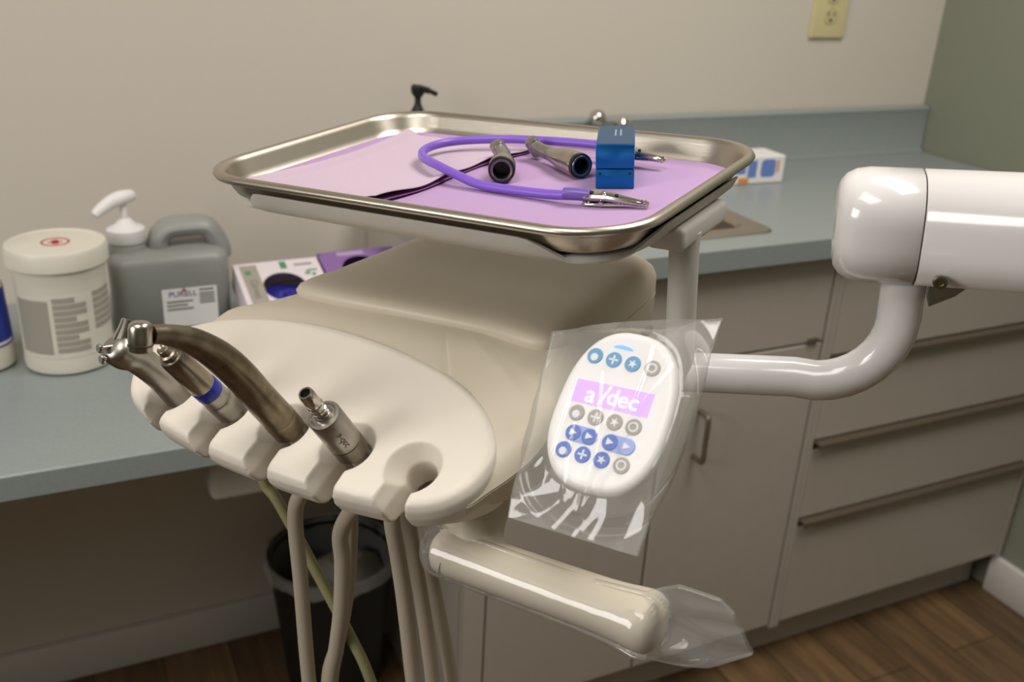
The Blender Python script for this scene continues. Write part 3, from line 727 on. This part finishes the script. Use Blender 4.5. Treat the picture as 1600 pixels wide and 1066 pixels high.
# ------------------------------------------------------------------ instrument tray
tr = thing('instrument_tray', 'rectangular stainless steel instrument tray with rolled rim on the white holder', 'tray', U4)
tp_ = [(.0085, -.0052), (.004, -.0062), (.0012, -.0050), (0, -.0028), (.0012, -.0006), (.0042, .0002), (.0072, -.0008), (.0090, -.0040), (.0125, -.0120), (.0155, -.0170), (.0200, -.0192), (.0260, -.0196)]
def trr(d, z): return [(x, y, z) for x, y in rrect(.343 - 2 * d, .248 - 2 * d, max(.052 - d, .012), 12)]
b = new(); loft(b, [trr(.0270, -.0208), trr(.0205, -.0206), trr(.0150, -.0182), trr(.0115, -.0128)] + [trr(d, z) for d, z in tp_], True, True)
obj('pan', b, 'steel', tr, ang=60)
# lilac liner
b = new(); rings = []
for d, z in ((.0155, -.0163), (.0185, -.0184), (.0230, -.0192), (.03, -.0193), (.06, -.0193)):
    rings.append(trr(d, z))
loft(b, rings, False, True)
ln = obj('tray_liner', b, 'liner', None, True, U4, 60); tag(ln, 'lilac paper liner covering the bottom of the steel tray', 'liner')
# folded pale pink bib
def bibpt(u, v, h):
    NLc, NRc, FRc, FLc = (-.144, -.093), (-.034, -.080), (-.016, .094), (-.142, .098)
    x = (NLc[0] * (1 - u) + NRc[0] * u) * (1 - v) + (FLc[0] * (1 - u) + FRc[0] * u) * v
    y = (NLc[1] * (1 - u) + NRc[1] * u) * (1 - v) + (FLc[1] * (1 - u) + FRc[1] * u) * v
    x += .004 * math.sin(v * 7) * u + .013 * math.sin(PI * v) * (1 - u)
    lift = .0030 * ss((u - .88) / .12) * (.3 + .7 * math.sin(v * 9 + 1) ** 2) + .002 * (1 - v) ** 3
    return (x, y, -.0187 + h * (1 + 0 * u) + (lift if h > .0008 else lift * .25) + (.0045 * ss((.10 - u) / .10)))
tb_ = thing('folded_bib', 'pale pink paper bib folded over the left half of the tray', 'bib', U4)
for nm, h0, h1, mm in (('lower_fold', .0003, .0007, 'bibfold'), ('upper_fold', .0016, .0021, 'bib')):
    b = new(); K = 40
    g = [[[b.verts.new(bibpt(i / K * (1 if h else .995), j / K, h)) for i in range(K + 1)] for j in range(K + 1)] for h in (h0, h1)]
    for j in range(K):
        for i in range(K):
            for q in g: b.faces.new((q[j][i], q[j][i + 1], q[j + 1][i + 1], q[j + 1][i]))
    for k in range(K):
        for (a1, a2) in (((0, k), (0, k + 1)), ((K, k), (K, k + 1)), ((k, 0), (k + 1, 0)), ((k, K), (k + 1, K))):
            b.faces.new((g[0][a1[0]][a1[1]], g[0][a2[0]][a2[1]], g[1][a2[0]][a2[1]], g[1][a1[0]][a1[1]]))
    obj(nm, b, mm, tb_)

# bib clip cord with a clip at each end
bc = thing('bib_clip_cord', 'looped purple rubber bib cord with an alligator clip at each end', 'bib cord', U4)
cp_ = [(.0955, -.0190, -.0122), (.082, -.0215, -.0130), (.0621, -.021, -.0146), (.0365, -.0203, -.0152), (.0093, -.0188, -.0150), (-.0121, -.0151, -.0116), (-.0338, -.008, -.0086), (-.0564, .0064, -.0088), (-.0691, .0204, -.0086), (-.0746, .0392, -.0086), (-.0705, .0572, -.0086), (-.0561, .0713, -.0084), (-.029, .0845, -.0080), (.0014, .0895, -.0074), (.0392, .0905, -.0068), (.06, .0890, -.0070)]
b = new(); tube(b, smooth_path(cp_, 9), .0033, 16); obj('cord', b, 'cord', bc)
def clip(p, d, roll):
    d = Vector(d).normalized(); s0 = Vector((-d.y, d.x, 0)).normalized(); n0 = d.cross(s0); p = Vector(p); ro = math.radians(roll)
    s = s0 * math.cos(ro) + n0 * math.sin(ro); up = d.cross(s)
    b = new(); tube(b, [p - d * .018, p - d * .016, p - d * .002, p], [.0036, .0040, .0041, .0038], 16); obj('cord_sleeve', b, 'cordcap', bc)
    for sg in (1, -1):
        b = new(); r = []
        S = ((-.004, .0016, .0044, .0030), (.002, .0022, .0048, .0034), (.011, .0026, .0044, .0034), (.030, -.0004, .0025, .0026), (.0385, -.0016, .0018, .0018)) if sg > 0 else ((-.0045, -.0060, .0030, .0012), (-.002, -.0063, .0038, .0024), (.010, -.0056, .0040, .0030), (.030, -.0040, .0024, .0022), (.0385, -.0030, .0017, .0014))
        for x, z, w, dp in S:
            o = p + d * x + up * z
            r.append([o + s * (w * t) - up * (sg * dp * c) for t, c in ((-1, 1), (-1, .35), (-.75, .05), (0, 0), (.75, .05), (1, .35), (1, 1))])
        loft(b, r, False, False, closed=False)
        jw = obj('clip_jaw', b, 'chrome', bc); md = jw.modifiers.new('s', 'SOLIDIFY'); md.thickness = .0006; md.offset = 0
        b = new()
        for k in range(8):
            x = .0195 + k * .0024; f_ = (x - .011) / .0275
            z = (.0026 - f_ * .0042 - (.0034 - f_ * .0014)) if sg > 0 else (-.0056 + f_ * .0026 + (.0030 - f_ * .0014)); w = (.0044 if sg > 0 else .0040) - f_ * .0025
            for sd in (1, -1):
                q = p + d * x + s * sd * w
                vv = [b.verts.new(q + d * a + up * (z + c)) for a, c in ((-.0010, 0), (.0010, 0), (0, -sg * .0014))] + [b.verts.new(q + d * a + up * (z + c) - s * sd * .0006) for a, c in ((-.0010, 0), (.0010, 0), (0, -sg * .0014))]
                for fc_ in ((0, 1, 2), (5, 4, 3), (0, 3, 4, 1), (1, 4, 5, 2), (2, 5, 3, 0)): b.faces.new([vv[i_] for i_ in fc_])
        obj('teeth', b, 'chrome', jw, False)
        if sg > 0:
            b = new(); lathe(b, [(.0016, 0), (.0014, .0007), (.0003, .0010)], p + d * .009 + up * .0029, up, 14); obj('rivet', b, 'chrome', jw)
            b = new(); lathe(b, [(.0013, 0), (.0013, .0002)], p + d * .0175 + up * .0022, up, 12); lathe(b, [(.0016, 0), (.0016, .0002)], p + d * .001 + up * .0026, up, 12); obj('punched_hole', b, 'dark', jw)
    b = new(); tube(b, [p + d * .008 - s * .0052 - up * .0030, p + d * .008 + s * .0052 - up * .0030], .0016, 14); tube(b, [p - d * .003 - s * .0034 - up * .0046, p - d * .003 + s * .0034 - up * .0046], .0017, 16); obj('pivot', b, 'chrome', bc)
clip((.0955, -.0188, -.0122), (.95, .26, -.045), 12)
clip((.064, .0880, -.0075), (.97, -.06, -.05), 10)

# contra-angle heads lying on the liner
def contra(label, p0, p1, p2, r):
    t = thing('contra_angle_handpiece', label, 'dental handpiece', U4, 'contra-angle heads on the tray')
    p0, p1, p2 = Vector(p0), Vector(p1), Vector(p2); d = (p1 - p0).normalized(); L_ = (p1 - p0).length
    b = new(); lathe(b, [(r * .62, .006), (r * .64, -.0002), (r * .86, -.0004), (r * .9, .0002), (r * .98, .002), (r, .010), (r * .94, .014), (r * .96, .016), (r * .86, L_ * .55), (r * .62, L_ * .82), (r * .6, L_ * .86), (r * .5, L_)], p0, d, 28, (False, True)); bd = obj('body', b, 'lsteel', t)
    b = new(); lathe(b, [(r * .92, -.0004), (r * .98, .0008), (r * .99, .0022)], p0, d, 28, (False, False)); lathe(b, [(r * .60, .0005), (r * .60, .01), (.0005, .0102)], p0, d, 24, (False, False)); lathe(b, [(r * .96, -.0006), (r * .82, -.0006)], p0, d, 28, (False, False)); obj('coupling_ring', b, 'black', bd)
    b = new(); lathe(b, [(r * .83, -.0005), (r * .80, -.0011), (r * .64, -.0008)], p0, d, 28, (False, False)); obj('inner_ring', b, 'dsteel', bd)
    b = new(); tube(b, smooth_path([p1 - d * .002, p1 + (p2 - p1) * .4, p2], 5), [r * .56] * 5 + [r * .52] * 6, 16); obj('neck', b, 'grey_al', t)
    hx = Vector((-.3, -.45, .85)).normalized()
    b = new(); lathe(b, [(r * .36, -.0086), (r * .50, -.0084), (r * .60, -.0074), (r * .60, .0036), (r * .52, .0056), (r * .25, .0062)], p2, hx, 22); obj('head', b, 'grey_al', t)
contra('steel contra-angle pointing its open end at the camera, left of the two on the tray', (.0135, .003, -.0094), (-.006, .038, -.0105), (-.021, .054, -.0082), .0098)
contra('steel contra-angle lying slantwise beside the blue block', (.0585, .038, -.0096), (.017, .064, -.0105), (-.002, .074, -.0080), .0092)

# blue block
bk = thing('bur_block', 'blue anodised metal block standing on the lilac liner', 'block', U4 @ TR((.08, .019, -.0188)) @ Matrix.Rotation(math.radians(25), 4, 'Z'))
b = new(); box(b, (0, 0, 0), (.0264, .060, .0135), .0006, 2); bx = obj('base', b, 'blue', bk)
b = new(); box(b, (0, 0, .0139), (.0264, .060, .0305), .0008, 2); lid_ = obj('lid', b, 'blue', bk)
b = new(); box(b, (.001, .0012, .0304), (.0254, .0588, .0308), .0001, 1); tpz = obj('top_plate', b, 'greytop', lid_, False)
b = new()
for k in range(2): box(b, (.0122 + k * .0036, .026, .0307), (.0134 + k * .0036, .046, .0309))
obj('fine_print', b, 'print', tpz, False)
b = new(); 
for x in (.003, .0234): lathe(b, [(.0009, -.0002), (.0009, .0003)], (x, 0, .0105), (0, -1, 0), 10)
obj('pin', b, 'dark', bx, False)

# ------------------------------------------------------------------ handpieces resting in the slots
def yz(X, S): return [Vector((X, y, z)) for y, z in S]
# air-water syringe
t = thing('air_water_syringe', 'polished air-water syringe with two buttons in the farthest slot', 'dental syringe', U4)
X = SX[0]; o = pan(X, SB) - HD * .0075
b = new(); pth = smooth_path([o, o + HD * .022, o + HD * .045 + Vector((0, -.003, 0)), Vector((X, -.2245, -.0905)), Vector((X, -.2315, -.0815))], 6)
tube(b, pth, [.0104 - .0008 * math.sin(PI * min(1, i / 17)) for i in range(len(pth))][:-4] + [.0105, .0101, .0086, .0050], 24); obj('body', b, 'grey_al', t)
b = new(); lathe(b, [(.0066, -.003), (.0060, .001), (.0050, .006), (.0044, .0125), (.0038, .0130), (.0026, .0126), (.0022, .008)], (X, -.2225, -.0815), (0, .55, .83), 22, (True, True)); obj('nozzle', b, 'chrome', t)
for k in range(2):
    b = new(); lathe(b, [(.0014, -.006), (.0014, .0008), (.0030, .0011), (.0032, .0023), (.0024, .0033)], (X, -.2375 + .0035 * k * 0, -.0815 - .0075 * k), (-.15, -.97, .2), 16); obj('button', b, 'chrome', t)
# slow-speed motor with blue band
t = thing('slow_speed_handpiece', 'straight steel handpiece with a blue band in the second slot', 'dental handpiece', U4)
X = SX[1]; o = pan(X, SB) - HD * .0075; d = (Vector((X, -.229, -.078)) - o).normalized()
b = new(); lathe(b, [(.0086, 0), (.0094, .002), (.0094, .0165), (.0089, .0175), (.0092, .0182), (.0088, .0255)], o, d, 28); obj('coupling', b, 'grey_al', t)
b = new(); lathe(b, [(.0090, .0256), (.0091, .026), (.0090, .034), (.0088, .0344)], o, d, 28); obj('colour_band', b, 'band', t)
b = new(); lathe(b, [(.0086, .0345), (.0088, .036), (.0083, .060), (.0080, .066), (.0072, .068), (.0050, .0685)], o, d, 28); obj('body', b, 'dsteel', t)
b = new(); lathe(b, [(.0056, .0686), (.0054, .0715), (.0038, .0721), (.0038, .0765), (.0032, .0770), (.0018, .0760)], o, d, 20); obj('nose', b, 'dsteel', t)
# high-speed handpiece
t = thing('high_speed_handpiece', 'long bent worn-steel handpiece with a turbine head in the third slot', 'dental handpiece', U4)
X = SX[2]; o = pan(X, SB) - HD * .0075
b = new(); lathe(b, [(.0092, 0), (.0104, .002), (.0106, .015), (.0104, .0157)], o, HD, 28); obj('coupler', b, 'hsteel', t)
pth = smooth_path([o + HD * .0158, Vector((X, -.2115, -.1005)), Vector((X, -.2225, -.082)), Vector((X, -.2365, -.0635)), Vector((X, -.2515, -.0490)), Vector((X, -.2660, -.0400)), Vector((X, -.2755, -.0362))], 6)
N_ = len(pth) - 1
b = new(); tube(b, pth, [.0104 - .0014 * (i / N_) - .0038 * ss((i / N_ - .35) / .6) for i in range(N_ + 1)], 24); obj('body', b, 'hsteel', t)
ha = Vector((.0, .22, .97)).normalized()
b = new(); lathe(b, [(.0052, -.0082), (.0058, -.0080), (.0062, -.0072), (.0062, .004), (.0056, .0062), (.0042, .0074), (.002, .0078)], (X, -.2815, -.0345), ha, 26); hd = obj('head', b, 'lsteel', t)
b = new(); lathe(b, [(.0063, -.0052), (.0065, -.005), (.0065, -.0045), (.0063, -.0043)], (X, -.2815, -.0345), ha, 26, (False, False)); lathe(b, [(.0044, -.0086), (.0044, -.0081)], (X, -.2815, -.0345), ha, 20); obj('head_ring', b, 'black', hd)
# electric motor
t = thing('electric_motor_handpiece', 'short satin electric motor with exposed nipple in the fourth slot', 'dental handpiece', U4)
X = SX[3]; o = pan(X, SB) - HD * .0075
b = new(); lathe(b, [(.0092, 0), (.0103, .0015), (.0103, .0118), (.0100, .0122)], o, HD, 30); obj('collar', b, 'dsteel', t)
b = new(); lathe(b, [(.0100, .0124), (.0103, .0128), (.0103, .0395), (.0098, .0405), (.0080, .0407), (.0075, .0395), (.0055, .0395)], o, HD, 30); bd = obj('body', b, 'grey_al', t)
b = new(); lathe(b, [(.0056, .0396), (.0050, .043), (.0044, .0432), (.0044, .0455), (.0049, .046), (.0049, .0475), (.0044, .048), (.0044, .0495), (.0049, .05), (.0049, .0515), (.0045, .052), (.0047, .054), (.0046, .062), (.0041, .0635), (.0031, .0635), (.0030, .055)], o, HD, 26); obj('nipple', b, 'chrome', t)
b = new(); lathe(b, [(.0029, .0562), (.0001, .0563)], o, HD, 18, (False, False)); obj('bore', b, 'dark', t)
cam_d = Vector((.55, -.62, .38)); fx = (cam_d - HD * cam_d.dot(HD)).normalized()
text('engraving', 'a-dec', .0062, 'black', bd, basis(-HD, HD.cross(fx) * -1, fx, o + HD * .024 + fx * .01015), .0002)

# handpiece hoses (flexible tubing) hanging from the slots
def make_hose(label, pts, r=.0056, m='hose'):
    b = new(); tube(b, smooth_path(pts, 8), r, 14); o = obj('handpiece_hose', b, m, None, True, U4); tag(o, label, 'cord', 'hanging handpiece hoses'); return o
def ent(k): q = pan(SX[k], SB); return [q - HD * .0085, q - HD * .026, q - HD * .040]
def hang(k, down, bot, up, top, label, r=.0056, r2=None):
    make_hose(label, (ent(k) if k is not None else []) + down + bot + up[::-1] + [top], r)
hang(2, [(-.0320, -.1735, -.1815), (-.0400, -.1765, -.1945), (-.0475, -.178, -.2150), (-.0514, -.178, -.2716), (-.0584, -.178, -.3673)], [(-.062, -.176, -.45), (-.064, -.165, -.50), (-.08, -.148, -.515)], [(-.0415, -.13, -.2357), (-.047, -.13, -.2733), (-.056, -.13, -.3185), (-.0706, -.13, -.3689), (-.0904, -.13, -.4223)], (-.036, -.128, -.161), 'leftmost grey hose, hanging under the long bent handpiece', .0054)
hang(3, [(.0150, -.1735, -.1815), (.0035, -.1765, -.1945), (-.0069, -.178, -.2150), (-.0084, -.178, -.2389), (-.015, -.178, -.2794), (-.0244, -.178, -.3177), (-.0352, -.178, -.3563)], [(-.045, -.176, -.42), (-.045, -.168, -.50), (-.02, -.152, -.54), (.012, -.138, -.52), (.024, -.134, -.43)], [(.0147, -.134, -.2226), (.0175, -.134, -.2528), (.021, -.134, -.2906), (.0233, -.134, -.3247), (.0248, -.134, -.3641)], (.0105, -.134, -.161), 'grey hose hanging below the electric motor in the fourth slot', .0056)
hang(None, [(.030, -.153, -.161), (.0325, -.164, -.176), (.0339, -.172, -.1912), (.036, -.172, -.2212), (.0378, -.172, -.2568), (.039, -.172, -.3259)], [(.040, -.171, -.40), (.042, -.16, -.48), (.039, -.135, -.51), (.032, -.115, -.46)], [(.0068, -.112, -.2386), (.0111, -.112, -.2695), (.0167, -.112, -.308), (.0212, -.112, -.3424), (.0256, -.112, -.3819)], (.001, -.111, -.161), 'grey hose hanging below the empty fifth slot beside the grip handle', .0054)
make_hose('olive hose slanting down behind the grey hoses', [(-.152, -.11, -.161), (-.151, -.118, -.195), (-.1409, -.12, -.2463), (-.1279, -.12, -.263), (-.0986, -.12, -.314), (-.0692, -.12, -.3693), (-.051, -.12, -.4117), (-.025, -.12, -.52), (-.01, -.12, -.75), (-.005, -.12, -1.0), (.0, -.115, -1.17)], .0045, 'hoseg')
for k in (0, 1):
    make_hose(('short grey hose under the syringe slot', 'short grey hose under the blue-banded handpiece')[k], ent(k) + [(SX[k] + .002, -.164, -.179), (SX[k] + .004, -.150, -.186), (SX[k] + .008, -.135, -.178), (SX[k] + .01, -.128, -.161)])

# ------------------------------------------------------------------ light
def area(name, loc, rot, sx, sy, power, col):
    l = bpy.data.lights.new(name, 'AREA'); l.shape = 'RECTANGLE'; l.size = sx; l.size_y = sy; l.energy = power; l.color = col
    o = bpy.data.objects.new(name, l); C.objects.link(o); o.location = loc; o.rotation_euler = rot; return o
WARM = (1, .972, .925)
area('ceiling_lamp', (-.85, -1.15, H - .02), (0, 0, 0), .6, 1.2, 29, WARM)
area('ceiling_lamp', (-2.25, -1.5, H - .02), (0, 0, 0), .6, .9, 15, WARM)
area('window_light', (-3.55, -1.32, 1.74), (0, -PI / 2, 0), .75, .85, 24, (1, .98, .955))
wd = bpy.data.worlds.new('world'); bpy.context.scene.world = wd; wd.use_nodes = True
wd.node_tree.nodes['Background'].inputs[0].default_value = (.8, .77, .72, 1); wd.node_tree.nodes['Background'].inputs[1].default_value = .015

# ------------------------------------------------------------------ camera
yaw, pit, rol = -0.46381864, 0.40359782, 0.05451003
CAMF, CAMP = 1519.47294, (-1.836284, -1.632668, 1.343724)
f = Vector((-math.sin(yaw) * math.cos(pit), math.cos(yaw) * math.cos(pit), -math.sin(pit)))
r = Vector((math.cos(yaw), math.sin(yaw), 0)); u = r.cross(f)
r2 = r * math.cos(rol) + u * math.sin(rol); u2 = -r * math.sin(rol) + u * math.cos(rol)
cd = bpy.data.cameras.new('camera'); cam = bpy.data.objects.new('camera', cd); C.objects.link(cam)
cam.matrix_world = basis(r2, u2, -f, CAMP)
cd.sensor_width = 36; cd.lens = CAMF / 1600 * 36; cd.clip_start = .02
cd.dof.use_dof = True; cd.dof.focus_distance = .63; cd.dof.aperture_fstop = 9
sc_ = bpy.context.scene; sc_.camera = cam
sc_.view_settings.view_transform = 'Standard'; sc_.view_settings.look = 'None'; sc_.view_settings.gamma = 1
sc_.view_settings.exposure = -.2
